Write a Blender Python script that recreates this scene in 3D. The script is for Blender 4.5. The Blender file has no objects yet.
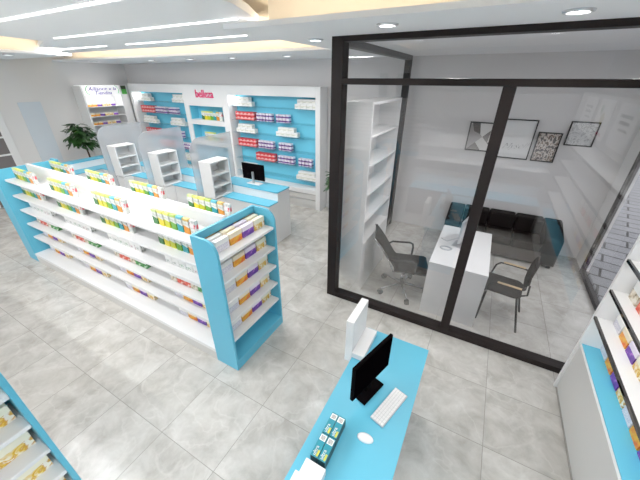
import bpy, bmesh, math, random
from mathutils import Vector, Matrix
random.seed(7)
C = bpy.context.scene.collection
R = math.radians

# ------------------------------------------------------------------ materials
def mat(name, col, rough=.5, metal=0., emit=None, es=1., spec=.5, coat=0.):
    m = bpy.data.materials.new(name); m.use_nodes = True
    b = m.node_tree.nodes['Principled BSDF']
    b.inputs['Base Color'].default_value = (*col, 1); b.inputs['Roughness'].default_value = rough
    b.inputs['Metallic'].default_value = metal; b.inputs['Specular IOR Level'].default_value = spec
    b.inputs['Coat Weight'].default_value = coat
    if emit:
        b.inputs['Emission Color'].default_value = (*emit, 1); b.inputs['Emission Strength'].default_value = es
    return m

def srgb(r, g, b):
    f = lambda c: (c/255/12.92 if c/255 <= .04045 else ((c/255+.055)/1.055)**2.4)
    return (f(r), f(g), f(b))

def nodes(m):
    return m.node_tree.nodes, m.node_tree.links, m.node_tree.nodes['Principled BSDF']

def ramp(n, stops):
    r = n.new('ShaderNodeValToRGB'); e = r.color_ramp.elements
    while len(e) < len(stops): e.new(.5)
    for k, (p, c) in enumerate(stops): e[k].position = p; e[k].color = (*c, 1)
    return r

def noisy(name, stops, scale=3., rough=.5, detail=3., coord='Generated', vor=False, dist=0.):
    m = mat(name, (1, 1, 1), rough); n, l, b = nodes(m)
    tc = n.new('ShaderNodeTexCoord')
    if vor:
        t = n.new('ShaderNodeTexVoronoi'); out = t.outputs['Distance']
    else:
        t = n.new('ShaderNodeTexNoise'); t.inputs['Detail'].default_value = detail
        t.inputs['Distortion'].default_value = dist; out = t.outputs['Fac']
    t.inputs['Scale'].default_value = scale
    l.new(tc.outputs[coord], t.inputs['Vector'])
    r = ramp(n, stops); l.new(out, r.inputs['Fac']); l.new(r.outputs['Color'], b.inputs['Base Color'])
    return m

def tile_floor():
    m = mat('marble_tile', (.7, .7, .7), .22); n, l, b = nodes(m)
    g = n.new('ShaderNodeNewGeometry'); s = n.new('ShaderNodeSeparateXYZ'); l.new(g.outputs['Position'], s.inputs[0])
    def M(op, a, c=None):
        q = n.new('ShaderNodeMath'); q.operation = op
        for i, v in enumerate((a, c)):
            if v is None: continue
            if isinstance(v, (int, float)): q.inputs[i].default_value = v
            else: l.new(v, q.inputs[i])
        return q.outputs[0]
    cells, lines = [], []
    for ax, off in (('X', .537), ('Y', .032)):
        u = M('DIVIDE', M('SUBTRACT', s.outputs[ax], off), .6)
        cells.append(M('FLOOR', u)); fr = M('FRACT', u)
        lines.append(M('LESS_THAN', M('MINIMUM', fr, M('SUBTRACT', 1., fr)), .0045))
    line = M('MAXIMUM', *lines)
    cmb = n.new('ShaderNodeCombineXYZ'); l.new(cells[0], cmb.inputs[0]); l.new(cells[1], cmb.inputs[1])
    wn = n.new('ShaderNodeTexWhiteNoise'); l.new(cmb.outputs[0], wn.inputs['Vector'])
    sc = n.new('ShaderNodeVectorMath'); sc.operation = 'SCALE'; sc.inputs['Scale'].default_value = 7.
    l.new(wn.outputs['Color'], sc.inputs[0])
    ad = n.new('ShaderNodeVectorMath'); l.new(g.outputs['Position'], ad.inputs[0]); l.new(sc.outputs[0], ad.inputs[1])
    t1 = n.new('ShaderNodeTexNoise'); t1.inputs['Scale'].default_value = 4.5; t1.inputs['Detail'].default_value = 12; t1.inputs['Roughness'].default_value = .62; t1.inputs['Distortion'].default_value = .35
    t2 = n.new('ShaderNodeTexNoise'); t2.inputs['Scale'].default_value = 2.2; t2.inputs['Detail'].default_value = 9; t2.inputs['Distortion'].default_value = .5
    l.new(ad.outputs[0], t1.inputs['Vector']); l.new(ad.outputs[0], t2.inputs['Vector'])
    r1 = ramp(n, [(.3, srgb(165, 161, 154)), (.5, srgb(187, 184, 178)), (.7, srgb(205, 203, 198))])
    l.new(t1.outputs['Fac'], r1.inputs['Fac'])
    r2 = ramp(n, [(.48, (0, 0, 0)), (.5, (1, 1, 1)), (.52, (0, 0, 0))]); l.new(t2.outputs['Fac'], r2.inputs['Fac'])
    mx = n.new('ShaderNodeMix'); mx.data_type = 'RGBA'; mx.inputs['B'].default_value = (*srgb(228, 226, 222), 1)
    vf = M('MULTIPLY', r2.outputs['Color'], .2); l.new(vf, mx.inputs['Factor']); l.new(r1.outputs['Color'], mx.inputs['A'])
    mg = n.new('ShaderNodeMix'); mg.data_type = 'RGBA'; mg.inputs['B'].default_value = (*srgb(150, 147, 142), 1)
    l.new(line, mg.inputs['Factor']); l.new(mx.outputs['Result'], mg.inputs['A'])
    l.new(mg.outputs['Result'], b.inputs['Base Color'])
    return m

def paving():
    m = mat('paving', (.7, .72, .75), .7); n, l, b = nodes(m)
    g = n.new('ShaderNodeNewGeometry'); mp = n.new('ShaderNodeMapping'); mp.inputs['Rotation'].default_value = (0, 0, R(14))
    l.new(g.outputs['Position'], mp.inputs['Vector'])
    t = n.new('ShaderNodeTexBrick'); l.new(mp.outputs[0], t.inputs['Vector'])
    t.inputs['Scale'].default_value = 1.; t.inputs['Brick Width'].default_value = .62; t.inputs['Row Height'].default_value = .3
    t.inputs['Mortar Size'].default_value = .018; t.inputs['Color1'].default_value = (*srgb(134, 134, 138), 1)
    t.inputs['Color2'].default_value = (*srgb(146, 146, 151), 1); t.inputs['Mortar'].default_value = (*srgb(34, 30, 30), 1)
    l.new(t.outputs['Color'], b.inputs['Base Color'])
    return m

def glass(name, tint, boost=1.6, base=.03):
    m = bpy.data.materials.new(name); m.use_nodes = True; n, l = m.node_tree.nodes, m.node_tree.links
    n.remove(n['Principled BSDF']); o = n['Material Output']
    tr = n.new('ShaderNodeBsdfTransparent'); tr.inputs[0].default_value = (*tint, 1)
    gl = n.new('ShaderNodeBsdfGlossy'); gl.inputs['Roughness'].default_value = .0
    fr = n.new('ShaderNodeFresnel'); fr.inputs[0].default_value = 1.5
    ma = n.new('ShaderNodeMath'); ma.operation = 'MULTIPLY_ADD'; ma.inputs[1].default_value = boost; ma.inputs[2].default_value = base
    ma.use_clamp = True; l.new(fr.outputs[0], ma.inputs[0])
    mx = n.new('ShaderNodeMixShader'); l.new(ma.outputs[0], mx.inputs[0]); l.new(tr.outputs[0], mx.inputs[1]); l.new(gl.outputs[0], mx.inputs[2])
    l.new(mx.outputs[0], o.inputs[0])
    return m

def frosted():
    m = bpy.data.materials.new('frosted_acrylic'); m.use_nodes = True; n, l = m.node_tree.nodes, m.node_tree.links
    b = n['Principled BSDF']; b.inputs['Base Color'].default_value = (*srgb(194, 198, 203), 1); b.inputs['Roughness'].default_value = .35
    tr = n.new('ShaderNodeBsdfTransparent'); mx = n.new('ShaderNodeMixShader'); mx.inputs[0].default_value = .4
    l.new(tr.outputs[0], mx.inputs[1]); l.new(b.outputs[0], mx.inputs[2]); l.new(mx.outputs[0], n['Material Output'].inputs[0])
    return m

WHITE = mat('white_laminate', srgb(231, 231, 231), .4)
WHITE2 = mat('white_gloss', srgb(240, 240, 241), .2)
GREY = mat('light_grey_laminate', srgb(208, 206, 203), .4)
BLUE = mat('blue_laminate', srgb(88, 182, 212), .4)
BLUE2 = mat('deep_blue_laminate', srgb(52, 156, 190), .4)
BLUEB = mat('sky_blue_back', srgb(104, 204, 234), .5)
WALL = mat('wall_paint', srgb(226, 225, 224), .8)
WALLB = mat('back_wall_paint', srgb(214, 212, 212), .8)
CEIL = mat('ceiling_paint', srgb(244, 245, 247), .85)
WARMC = mat('cove_warm_light_tint', srgb(248, 240, 226), .85)  # ceiling is white; the warm cove light is tinted into this colour
BRONZE = mat('dark_bronze_frame', srgb(33, 26, 25), .5, spec=.2)
BLACK = mat('black_plastic', srgb(6, 4, 5), .8, spec=.03)
DARKF = mat('dark_upholstery', srgb(34, 28, 27), .7, spec=.15)
LEATHER = mat('dark_leather', srgb(16, 10, 9), .6, spec=.12)
LEATHF = mat('leather_lit_front', srgb(74, 66, 62), .6)  # leather lightened in colour for light falling on the sofa front
CHROME = mat('chrome', (.4, .4, .41), .2, 1.)
STRIP = mat('dark_mirror_strip', (.16, .15, .15), .08, 1.)
SILVER = mat('silver', srgb(196, 198, 202), .3, .6)
WOOD = mat('pale_wood', srgb(196, 170, 132), .5)
LAMP = mat('lamp_diffuser', (1, 1, 1), .5, emit=(1, 1, 1), es=4)
SPOT = mat('downlight_glow', (1, 1, 1), .5, emit=(1, .98, .95), es=9)
WARM = mat('warm_led', (1, .85, .6), .5, emit=(1, .86, .68), es=7)
SIGNW = mat('lit_sign_face', (.9, .9, .9), .5, emit=(1, 1, 1), es=.5)
PINK = mat('pink_letters', srgb(232, 40, 110), .4)
PURP = mat('violet_ink', srgb(112, 96, 176), .6)
GREEN = mat('sign_green', srgb(90, 190, 120), .5)
DGREEN = mat('dark_green', srgb(38, 62, 34), .5)
SLOT = noisy('slot_view', [(.35, srgb(60, 78, 70)), (.5, srgb(190, 150, 60)), (.62, srgb(60, 60, 150))], 6., coord='Object')
LIGHTBLUE = mat('pale_blue_panel', srgb(212, 222, 230), .15)
DOORG = mat('dark_door_glass', srgb(112, 106, 106), .15)
FROST = frosted()
GLASS = glass('office_glass', (.86, .85, .85), 1.8, .02)
GLASSR = glass('storefront_glass', (.93, .94, .95), 1., .02)
SHELFG = glass('shelf_glass', (.95, .98, .99), .35, .0)
FLOOR = tile_floor()
PAVE = paving()
POT = mat('white_pot', srgb(225, 222, 218), .4)
SOIL = mat('soil', srgb(50, 38, 30), .9)
LEAF = noisy('leaf_green', [(.3, srgb(18, 46, 16)), (.7, srgb(50, 100, 38))], 3.)
TRUNK = mat('brown_stem', srgb(84, 62, 50), .8)
# product faces
PW = mat('carton_white', srgb(240, 240, 238), .4)
TUBEW = noisy('printed_label', [(.4, srgb(176, 180, 176)), (.52, srgb(222, 224, 218))], 7., detail=2.)
def prod(name, c): return mat(name, srgb(*c), .4)
T_COLS = [('dark green', (40, 108, 50), (206, 222, 150)), ('yellow', (214, 196, 26), (230, 228, 116)), ('olive yellow', (186, 190, 30), (228, 230, 110)),
          ('green', (92, 156, 34), (190, 214, 104)), ('teal', (14, 146, 156), (90, 192, 214)), ('orange', (214, 134, 30), (226, 190, 104)), ('white and red', (232, 226, 228), (236, 222, 220))]
RED = prod('carton_red', (212, 50, 56)); REDM = noisy('red_mark', [(.42, srgb(214, 70, 78)), (.5, srgb(238, 226, 226))], 1.6); REDL = noisy('carton_red_label', [(.44, srgb(206, 40, 48)), (.56, srgb(236, 178, 178))], 9., coord='Object')
ORANGE = noisy('orange_label', [(.3, srgb(238, 196, 60)), (.5, srgb(232, 160, 44)), (.68, srgb(224, 96, 34))], 2.2)
VIOLET = noisy('violet_label', [(.32, srgb(226, 150, 226)), (.45, srgb(116, 62, 172)), (.7, srgb(82, 44, 146))], 2.4)
SWIRL = noisy('marbled_label', [(.4, srgb(226, 224, 232)), (.5, srgb(188, 186, 204)), (.56, srgb(232, 230, 236))], 4., dist=2.5)
CREAM = noisy('cream_label', [(.4, srgb(240, 234, 214)), (.48, srgb(226, 186, 50)), (.53, srgb(208, 150, 40)), (.6, srgb(242, 236, 220))], 1.8, dist=1.5)
CREAMT = prod('cream_top', (244, 238, 214)); LILACT = prod('lilac_top', (234, 224, 240)); ORT = prod('orange_top', (244, 232, 206))
SPECK = noisy('speckled_label', [(.32, srgb(40, 44, 40)), (.4, srgb(150, 160, 150)), (.46, srgb(236, 236, 234))], 5., detail=4.)
SPECKG = noisy('green_speckled_label', [(.34, srgb(46, 110, 66)), (.42, srgb(170, 196, 170)), (.48, srgb(236, 236, 234))], 4.5, detail=4.)
SPECKR = noisy('pink_speckled_label', [(.34, srgb(150, 70, 80)), (.42, srgb(200, 170, 176)), (.48, srgb(236, 236, 234))], 5.5, detail=4.)
BEIGE = noisy('beige_label', [(.36, srgb(70, 66, 50)), (.45, srgb(206, 190, 160)), (.6, srgb(238, 232, 220))], 2.5)
TOMATO = noisy('tomato_label', [(.4, srgb(210, 52, 34)), (.55, srgb(228, 104, 84)), (.68, srgb(240, 214, 204))], 2.4)
LEAFY = noisy('leafy_label', [(.4, srgb(28, 112, 42)), (.55, srgb(72, 158, 70)), (.68, srgb(222, 236, 216))], 2.4)
PALEG = noisy('pale_label', [(.4, srgb(232, 232, 222)), (.52, srgb(206, 208, 196)), (.6, srgb(236, 236, 228))], 10., coord='Object')
PDARK = prod('carton_purple', (104, 62, 140)); PPALE = prod('carton_pale_lilac', (236, 226, 240))
TEAL = prod('teal_carton', (26, 138, 158)); TEALD = prod('dark_teal_carton', (14, 52, 60)); YELL = prod('yellow_print', (206, 200, 70)); INK = prod('grey_print', (96, 92, 96))

# ------------------------------------------------------------------ mesh builder
class MB:
    def __init__(self): self.bm = bmesh.new()
    def box(self, x0, x1, y0, y1, z0, z1, mi=0, bev=0.):
        t = bmesh.new(); bmesh.ops.create_cube(t, size=1)
        for v in t.verts: v.co = ((x0+x1)/2+v.co.x*(x1-x0), (y0+y1)/2+v.co.y*(y1-y0), (z0+z1)/2+v.co.z*(z1-z0))
        if bev: bmesh.ops.bevel(t, geom=t.edges[:], offset=bev, segments=2, affect='EDGES', profile=.5)
        return self._add(t, mi)
    def _add(self, t, mi=None):
        t.normal_update()
        vs = [self.bm.verts.new(v.co) for v in t.verts]; t.verts.index_update()
        for f in t.faces:
            try:
                g = self.bm.faces.new([vs[v.index] for v in f.verts]); g.material_index = f.material_index if mi is None else mi; g.smooth = f.smooth
            except ValueError: pass
        t.free(); return self
    def prism(self, pts, axis, a, b, mi=0, bev=0.):
        """polygon in the plane across `axis`, extruded from a to b. axis x: pts=(y,z); y: (x,z); z: (x,y)"""
        t = bmesh.new()
        P = {'x': lambda p, h: (h, p[0], p[1]), 'y': lambda p, h: (p[0], h, p[1]), 'z': lambda p, h: (p[0], p[1], h)}[axis]
        lo = [t.verts.new(P(p, a)) for p in pts]; hi = [t.verts.new(P(p, b)) for p in pts]; k = len(pts)
        t.faces.new(lo); t.faces.new(hi[::-1])
        for i in range(k): t.faces.new([lo[i], hi[i], hi[(i+1) % k], lo[(i+1) % k]])
        bmesh.ops.recalc_face_normals(t, faces=t.faces[:])
        if bev: bmesh.ops.bevel(t, geom=[e for e in t.edges if e.calc_face_angle(0) > .5], offset=bev, segments=2, affect='EDGES', profile=.5)
        return self._add(t, mi)
    def tube(self, pts, r, mi=0, seg=8, rs=None):
        t = bmesh.new(); pts = [Vector(p) for p in pts]; rings = []
        for i, p in enumerate(pts):
            d = (pts[min(i+1, len(pts)-1)]-pts[max(i-1, 0)]).normalized()
            u = d.orthogonal().normalized() if i == 0 else (u-d*u.dot(d)).normalized()
            v = d.cross(u); rr = rs[i] if rs else r
            rings.append([t.verts.new(p+(u*math.cos(2*math.pi*k/seg)+v*math.sin(2*math.pi*k/seg))*rr) for k in range(seg)])
        for a, b in zip(rings, rings[1:]):
            for k in range(seg):
                f = t.faces.new([a[k], a[(k+1) % seg], b[(k+1) % seg], b[k]]); f.smooth = True
        t.faces.new(rings[0][::-1]); t.faces.new(rings[-1])
        return self._add(t, mi)
    def quad(self, pts, mi=0):
        f_ = self.bm.faces.new([self.bm.verts.new(p_) for p_ in pts]); f_.material_index = mi; return self
    def cyl(self, x, y, z0, z1, r, mi=0, seg=20, r2=None):
        return self.tube([(x, y, z0), (x, y, z1)], r, mi, seg, [r, r if r2 is None else r2])
    def build(self, name, mats, parent=None, origin=None, rot=None):
        o = Vector(origin) if origin else (parent.get('_o') and Vector(parent['_o']) if parent else None)
        me = bpy.data.meshes.new(name)
        bmesh.ops.recalc_face_normals(self.bm, faces=self.bm.faces[:])
        if o: bmesh.ops.translate(self.bm, verts=self.bm.verts[:], vec=-o)
        self.bm.to_mesh(me); self.bm.free()
        for m in (mats if isinstance(mats, (list, tuple)) else [mats]): me.materials.append(m)
        ob = bpy.data.objects.new(name, me); C.objects.link(ob)
        if parent: ob.parent = parent; ob.location = Vector(o) - Vector(ORI[parent.name]) if parent.name in ORI and o else (0, 0, 0)
        elif o: ob.location = o
        return ob

ORI = {}
def thing(name, label, cat, loc=(0, 0, 0), rz=0., group=None, kind=None):
    o = bpy.data.objects.new(name, None); C.objects.link(o); o.empty_display_size = .1
    o.location = loc; o.rotation_euler = (0, 0, rz)
    if kind: o['kind'] = kind
    o['label'] = label; o['category'] = cat
    if group: o['group'] = group
    ORI[o.name] = tuple(loc)
    return o
def tag(o, label, cat, group=None, kind=None):
    o['label'] = label; o['category'] = cat
    if group: o['group'] = group
    if kind: o['kind'] = kind
    return o
def part(name, mb, mats, root, label=None):
    """mesh made in world coordinates (or root-local if root sits at the origin with rotation)"""
    o = mb.build(name, mats, root, origin=ORI[root.name] if root.name in ORI else None)
    if root.name not in ORI:      # sub-part: parent is a mesh part, sharing its parent's origin
        pass
    if label: o['label'] = label
    return o
def subpart(name, mb, mats, par, label=None):
    root = par.parent
    o = mb.build(name, mats, None, origin=ORI[root.name]); o.parent = par; o.location = (0, 0, 0)
    if label: o['label'] = label
    return o
def lpart(name, mb, mats, root, label=None):
    """part in root-local coordinates"""
    o = mb.build(name, mats); o.parent = root
    if label: o['label'] = label
    return o
def struct(name, mb, mats, label=None):
    o = mb.build(name, mats); o['kind'] = 'structure'
    if label: o['label'] = label
    return o
def text(name, body, size, loc, rot, m, parent=None, shear=0., ext=.002, align='CENTER', sx=1., bold=0.):
    cu = bpy.data.curves.new(name, 'FONT'); cu.body = body; cu.size = size; cu.extrude = ext; cu.offset = bold; cu.align_x = align; cu.align_y = 'CENTER'; cu.shear = shear
    cu.materials.append(m)
    o = bpy.data.objects.new(name, cu); C.objects.link(o); o.rotation_euler = rot; o.scale = (sx, 1, 1)
    if parent:
        o.parent = parent; root = parent if parent.name in ORI else parent.parent
        o.location = Vector(loc)-Vector(ORI[root.name])
    else: o.location = loc
    me = bpy.data.meshes.new_from_object(o.evaluated_get(bpy.context.evaluated_depsgraph_get()))
    q = bpy.data.objects.new(name, me); C.objects.link(q); q.parent = o.parent; q.location = o.location; q.rotation_euler = o.rotation_euler; q.scale = o.scale
    bpy.data.objects.remove(o)
    return q

# ------------------------------------------------------------------ camera
cam = bpy.data.cameras.new('camera'); co = bpy.data.objects.new('camera', cam); C.objects.link(co)
f, p, y, r = 297.273, R(28.343), R(-28.552), R(.311)
fwd = Vector((math.sin(y)*math.cos(p), math.cos(y)*math.cos(p), -math.sin(p))); rt = Vector((math.cos(y), -math.sin(y), 0)); up = rt.cross(fwd)
r2 = rt*math.cos(r)+up*math.sin(r); u2 = up*math.cos(r)-rt*math.sin(r)
co.matrix_world = Matrix(((r2.x, u2.x, -fwd.x, 0), (r2.y, u2.y, -fwd.y, 0), (r2.z, u2.z, -fwd.z, 2.646), (0, 0, 0, 1)))
cam.sensor_width = 36; cam.lens = f/640*36; cam.clip_start = .02; cam.clip_end = 200
bpy.context.scene.camera = co
bpy.context.scene.view_settings.view_transform = 'Standard'
bpy.context.scene.view_settings.gamma = 1.12

# ------------------------------------------------------------------ room shell
LX, RX, BY, FY = -9.5, 1.76, 5.85, -2.6
struct('floor', MB().box(LX, RX, FY, BY, -.1, 0), FLOOR)
struct('wall_back', MB().box(LX-.15, RX+.1, BY, BY+.15, 0, 3.45), WALLB)
struct('wall_left', MB().box(LX-.15, LX, FY-.15, BY, 0, 3.45), WALL)
mb = MB(); mb.box(-4.5, RX+.15, FY-.15, FY, 0, 3.45); mb.box(LX, -4.5, FY-.15, FY, 2.95, 3.45); mb.box(LX, -4.5, FY-.15, FY, 0, .1); struct('wall_front', mb, WALL)
mb = MB().box(RX, RX+.15, FY, 2.8, 0, 3.45); mb.box(RX, RX+.15, 2.8, BY, 2.98, 3.45); mb.box(RX, RX+.1, 5.46, BY, 0, 2.98)
struct('wall_right', mb, WALL)
struct('ceiling', MB().box(LX-.15, RX+.15, FY-.15, BY+.15, 3.3, 3.45), WARMC)
mb = MB().box(-2.1, RX, 2.2, BY, 3.0, 3.035); mb.box(LX, -2.1, 4.15, BY, 3.0, 3.035); mb.box(LX, -6.9, FY, 3.35, 3.0, 3.035)
struct('ceiling_soffit', mb, CEIL)
pts = [(-5.45, FY+.3), (-5.57, 1.98), (-5.75, 2.5), (-6.5, 2.75), (-7.7, 3.2), (-7.8, 3.8), (-2.0, 3.82), (-2.12, 2.7), (-1.9, 2.3), (-1.75, 1.95), (-1.7, 1.5), (-1.7, FY+.3)]
struct('ceiling_panel', MB().prism(pts, 'z', 3.1, 3.16), CEIL)
struct('ground_outside', MB().box(RX+.1, 14, -4, 22, -.12, -.005), PAVE)
mb = MB(); mb.box(LX, -1.55, BY-.012, BY, 0, .08); struct('baseboard_back', mb, WHITE)

def lamp(x0, x1, yy, z=3.1, w=.03, lab=''):
    t = thing('linear_ceiling_light', lab, 'ceiling light', ((x0+x1)/2, yy, z), group='linear lights in the floating ceiling panel')
    part('housing', MB().box(x0-.01, x1+.01, yy-w/2-.008, yy+w/2+.008, z-.004, z), WHITE2, t)
    part('diffuser', MB().box(x0, x1, yy-w/2, yy+w/2, z-.012, z-.004), LAMP, t)
lamp(-4.4, -1.95, 1.48, lab='bright linear ceiling light nearest the camera, crossing the top left')
lamp(-5.15, -2.1, 2.37, lab='long linear ceiling light second from the camera')
lamp(-5.05, -2.75, 3.24, lab='thin linear ceiling light beside the warm back cove, right of its pair')
lamp(-7.5, -5.6, 3.24, lab='thin linear ceiling light beside the warm back cove, left of its pair')
lamp(-5.2, -2.6, .45, lab='unseen linear ceiling light just above the front edge of view')
lamp(-5.2, -2.6, -1.0, lab='unseen linear ceiling light behind the front edge of view')
for i, (x0, x1, y0, y1) in enumerate(((-1.8, 1.6, 2.34, 2.39), (-9.0, -2.3, 4.26, 4.31), (-2.0, -1.95, 2.45, 4.2), (-7.05, -7.0, -2.0, 3.2))):
    struct('trim_%d' % (i+1), MB().box(x0, x1, y0, y1, 3.0355, 3.041), WARM)

DL = [(-.83, 2.52, 'third of the row over the glass partition'), (.277, 2.54, 'above the right end of the glass partition'), (-1.75, 3.1, 'by the left corner post of the glass partition'),
      (-6.76, 4.79, 'second from left above the blue wall bays'), (-5.55, 4.78, 'above the pink sign'), (-4.5, 4.85, 'above the right blue wall bay'), (-3.3, 4.87, 'rightmost above the blue wall bays'),
      (-8.6, 4.6, 'leftmost above the blue wall bays'), (-7.57, 2.69, 'on the left soffit near the dark door')]
mb = MB(); mb.box(LX, -1.9, 4.42, 4.44, 3.035, 3.3); mb.box(-1.9, RX, 2.55, 2.57, 3.035, 3.3); mb.box(-1.9, -1.88, 2.57, 4.44, 3.035, 3.3); mb.box(-7.22, -7.2, FY, 3.35, 3.035, 3.3)
struct('ceiling_cove', mb, WARMC)
for i, pl_ in enumerate(([(-7.5, 3.64), (-2.3, 3.64), (-2.3, 3.7), (-7.5, 3.7)], [(-5.3, -2.0), (-5.25, -2.0), (-5.45, 2.3), (-5.5, 2.3)], [(-2.05, -2.0), (-2.0, -2.0), (-2.0, 1.6), (-2.05, 1.6)])):
    struct('trim_%d' % (i+5), MB().prism(pl_, 'z', 3.161, 3.167), WARM)
def ring(x, yy):
    m = MB(); n_ = 24; t_ = bmesh.new(); L_ = []
    for rr, zz in ((.058, 2.999), (.058, 2.986), (.076, 2.988), (.08, 2.999)): L_.append([t_.verts.new((x+rr*math.cos(2*math.pi*k/n_), yy+rr*math.sin(2*math.pi*k/n_), zz)) for k in range(n_)])
    for a_, b_ in zip(L_, L_[1:]+L_[:1]):
        for k in range(n_): t_.faces.new([a_[k], a_[(k+1) % n_], b_[(k+1) % n_], b_[k]])
    return m._add(t_, 0)
for x, yy, d in DL:
    t = thing('downlight', 'round recessed ceiling downlight ' + d, 'ceiling light', (x, yy, 3.0), group='recessed downlights')
    part('trim_ring', ring(x, yy), SILVER, t)
    part('lens', MB().cyl(x, yy, 2.994, 2.997, .056, 0, 24), SPOT, t)

# ------------------------------------------------------------------ lights
def area(name, loc, sx, sy, e, col=(1, 1, 1), rot=(0, 0, 0)):
    L = bpy.data.lights.new(name, 'AREA'); L.shape = 'RECTANGLE'; L.size = sx; L.size_y = sy; L.energy = e; L.color = col
    o = bpy.data.objects.new(name, L); C.objects.link(o); o.location = loc; o.rotation_euler = rot; return o
for (x, yy, ln, e) in ((-3.2, 1.48, 2.4, 13), (-3.6, 2.37, 3., 14), (-3.9, 3.24, 2.3, 36), (-6.5, 3.24, 1.9, 50), (-3.9, .45, 2.6, 50), (-3.9, -1., 2.6, 84)):  # unseen front strips set brighter to fill gondola front and floor
    area('lamp_glow', (x, yy, 3.08), ln, .06, e)
for x, yy, d in DL:
    L = bpy.data.lights.new('downlight_beam', 'SPOT'); L.energy = 24; L.spot_size = R(125); L.spot_blend = .8; L.shadow_soft_size = .06; L.color = (1, .97, .93)
    o = bpy.data.objects.new('downlight_beam', L); C.objects.link(o); o.location = (x, yy, 2.97)
for x, yy, e in ((-.4, 3.2, 75), (.9, 3.2, 75)):  # lamps and fixtures added out of sight to brighten the office
    L = bpy.data.lights.new('added_office_fill', 'SPOT'); L.energy = e; L.spot_size = R(140); L.spot_blend = .8; L.shadow_soft_size = .08
    o = bpy.data.objects.new('added_office_fill', L); C.objects.link(o); o.location = (x, yy, 2.97)
    t = thing('downlight', 'round downlight added unseen inside the office, ' + ('over the desk' if x < 0 else 'over the visitor side'), 'ceiling light', (x, yy, 3.0), group='added office downlights')
    part('trim_ring', ring(x, yy), SILVER, t); part('lens', MB().cyl(x, yy, 2.994, 2.997, .056, 0, 24), SPOT, t)
for x, yy, e in ((-.6, .6, 34), (.4, -.2, 30), (.6, 1.6, 30)):  # no fixtures here; spots added to brighten the right side
    L = bpy.data.lights.new('added_tray_fill', 'SPOT'); L.energy = e; L.spot_size = R(150); L.spot_blend = .8; L.shadow_soft_size = .25
    o = bpy.data.objects.new('added_tray_fill', L); C.objects.link(o); o.location = (x, yy, 3.27)
w = bpy.data.worlds.new('world'); bpy.context.scene.world = w; w.use_nodes = True
bg = w.node_tree.nodes['Background']; bg.inputs[0].default_value = (.93, .96, 1, 1); bg.inputs[1].default_value = 1.6
S = bpy.data.lights.new('sun', 'SUN'); S.energy = 1.2; S.angle = .2; so = bpy.data.objects.new('sun', S); C.objects.link(so); so.rotation_euler = (R(38), R(-20), 0)

# ------------------------------------------------------------------ glass office partition
gp = thing('glass_partition', 'dark bronze framed glass front of the office', 'partition', (-.1, 3.0, 0), kind='structure')
Y0, Y1 = 2.965, 3.105
m = MB(); m.box(-1.5, -1.38, Y0, Y1, 0, 3.0, bev=.004); part('corner_post', m, BRONZE, gp)
part('post', MB().box(0, .095, Y0, Y0+.09, .07, 2.605, bev=.004), BRONZE, gp)
part('top_rail', MB().box(-1.38, RX-.02, Y0, Y1, 2.955, 3.0, bev=.004), BRONZE, gp)
part('transom', MB().box(-1.38, RX-.02, Y0, Y1, 2.605, 2.66, bev=.004), BRONZE, gp)
part('sill', MB().box(-1.38, RX-.02, Y0, Y1-.02, 0, .07, bev=.004), BRONZE, gp)
gy = 3.03
for x0, x1, z0, z1 in ((-1.38, 0, .07, 2.605), (.095, RX-.02, .07, 2.605), (-1.38, RX-.02, 2.66, 2.955)):
    part('glass_pane', MB().quad([(x0, gy, z0), (x1, gy, z0), (x1, gy, z1), (x0, gy, z1)]), GLASS, gp)
gs = thing('glass_partition', 'dark bronze framed glass left side of the office, behind the white cabinet', 'partition', (-1.45, 4.4, 0), kind='structure')
part('post', MB().box(-1.5, -1.4, 5.62, 5.72, 0, 3.0, bev=.004), BRONZE, gs)
part('top_rail', MB().box(-1.49, -1.4, Y1, 5.62, 2.93, 3.0, bev=.004), BRONZE, gs)
part('sill', MB().box(-1.49, -1.42, Y1, 5.62, 0, .07, bev=.004), BRONZE, gs)
part('glass_pane', MB().quad([(-1.452, Y1, .07), (-1.452, 5.62, .07), (-1.452, 5.62, 2.93), (-1.452, Y1, 2.93)]), GLASSR, gs)
wr = thing('window_1', 'full height storefront window on the right side of the office', 'window', (RX, 4.3, 0), kind='structure')
part('post', MB().box(RX-.01, RX+.05, 5.4, 5.46, 0, 2.98, bev=.004), BRONZE, wr)
part('rail', MB().box(RX-.03, RX+.03, Y1, 5.4, 0, .06, bev=.004), BRONZE, wr)
part('rail', MB().box(RX-.05, RX+.04, Y1, 5.4, 2.93, 2.98, bev=.004), BRONZE, wr)
part('glass_pane', MB().quad([(RX+.005, Y1, .07), (RX+.005, 5.4, .07), (RX+.005, 5.4, 2.93), (RX+.005, Y1, 2.93)]), GLASSR, wr)

wf = thing('added_window', 'wide storefront window added in the unseen shop front for daylight', 'window', (-7., FY, 0), kind='structure')  # window added out of view to let fill daylight in
for x in (-9.45, -7.8, -6.15, -4.5): part('post', MB().box(x-.04, x+.04, FY-.1, FY-.02, .1, 2.95, bev=.004), BRONZE, wf)
part('glass_pane', MB().quad([(-9.45, FY-.06, .1), (-4.5, FY-.06, .1), (-4.5, FY-.06, 2.95), (-9.45, FY-.06, 2.95)]), GLASSR, wf)
sd = thing('slatwall_display', 'white slatted wall display with blue ledge, reflected in the office glass', 'display', (-2.7, FY+.1, 0))
m = MB()
for k in range(12): m.box(-4.3, -1.35, FY+.005, FY+.07, .98+k*.095, .98+k*.095+.06)
part('slat_panel', m, WHITE2, sd); part('backing', MB().box(-4.3, -1.35, FY+.001, FY+.004, .9, 2.2), GREY, sd)
part('cabinet', MB().box(-4.3, -1.0, FY+.005, FY+.4, 0, .87), WHITE, sd); part('ledge', MB().box(-4.3, -.98, FY+.005, FY+.42, .87, .9), BLUE, sd)
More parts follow.
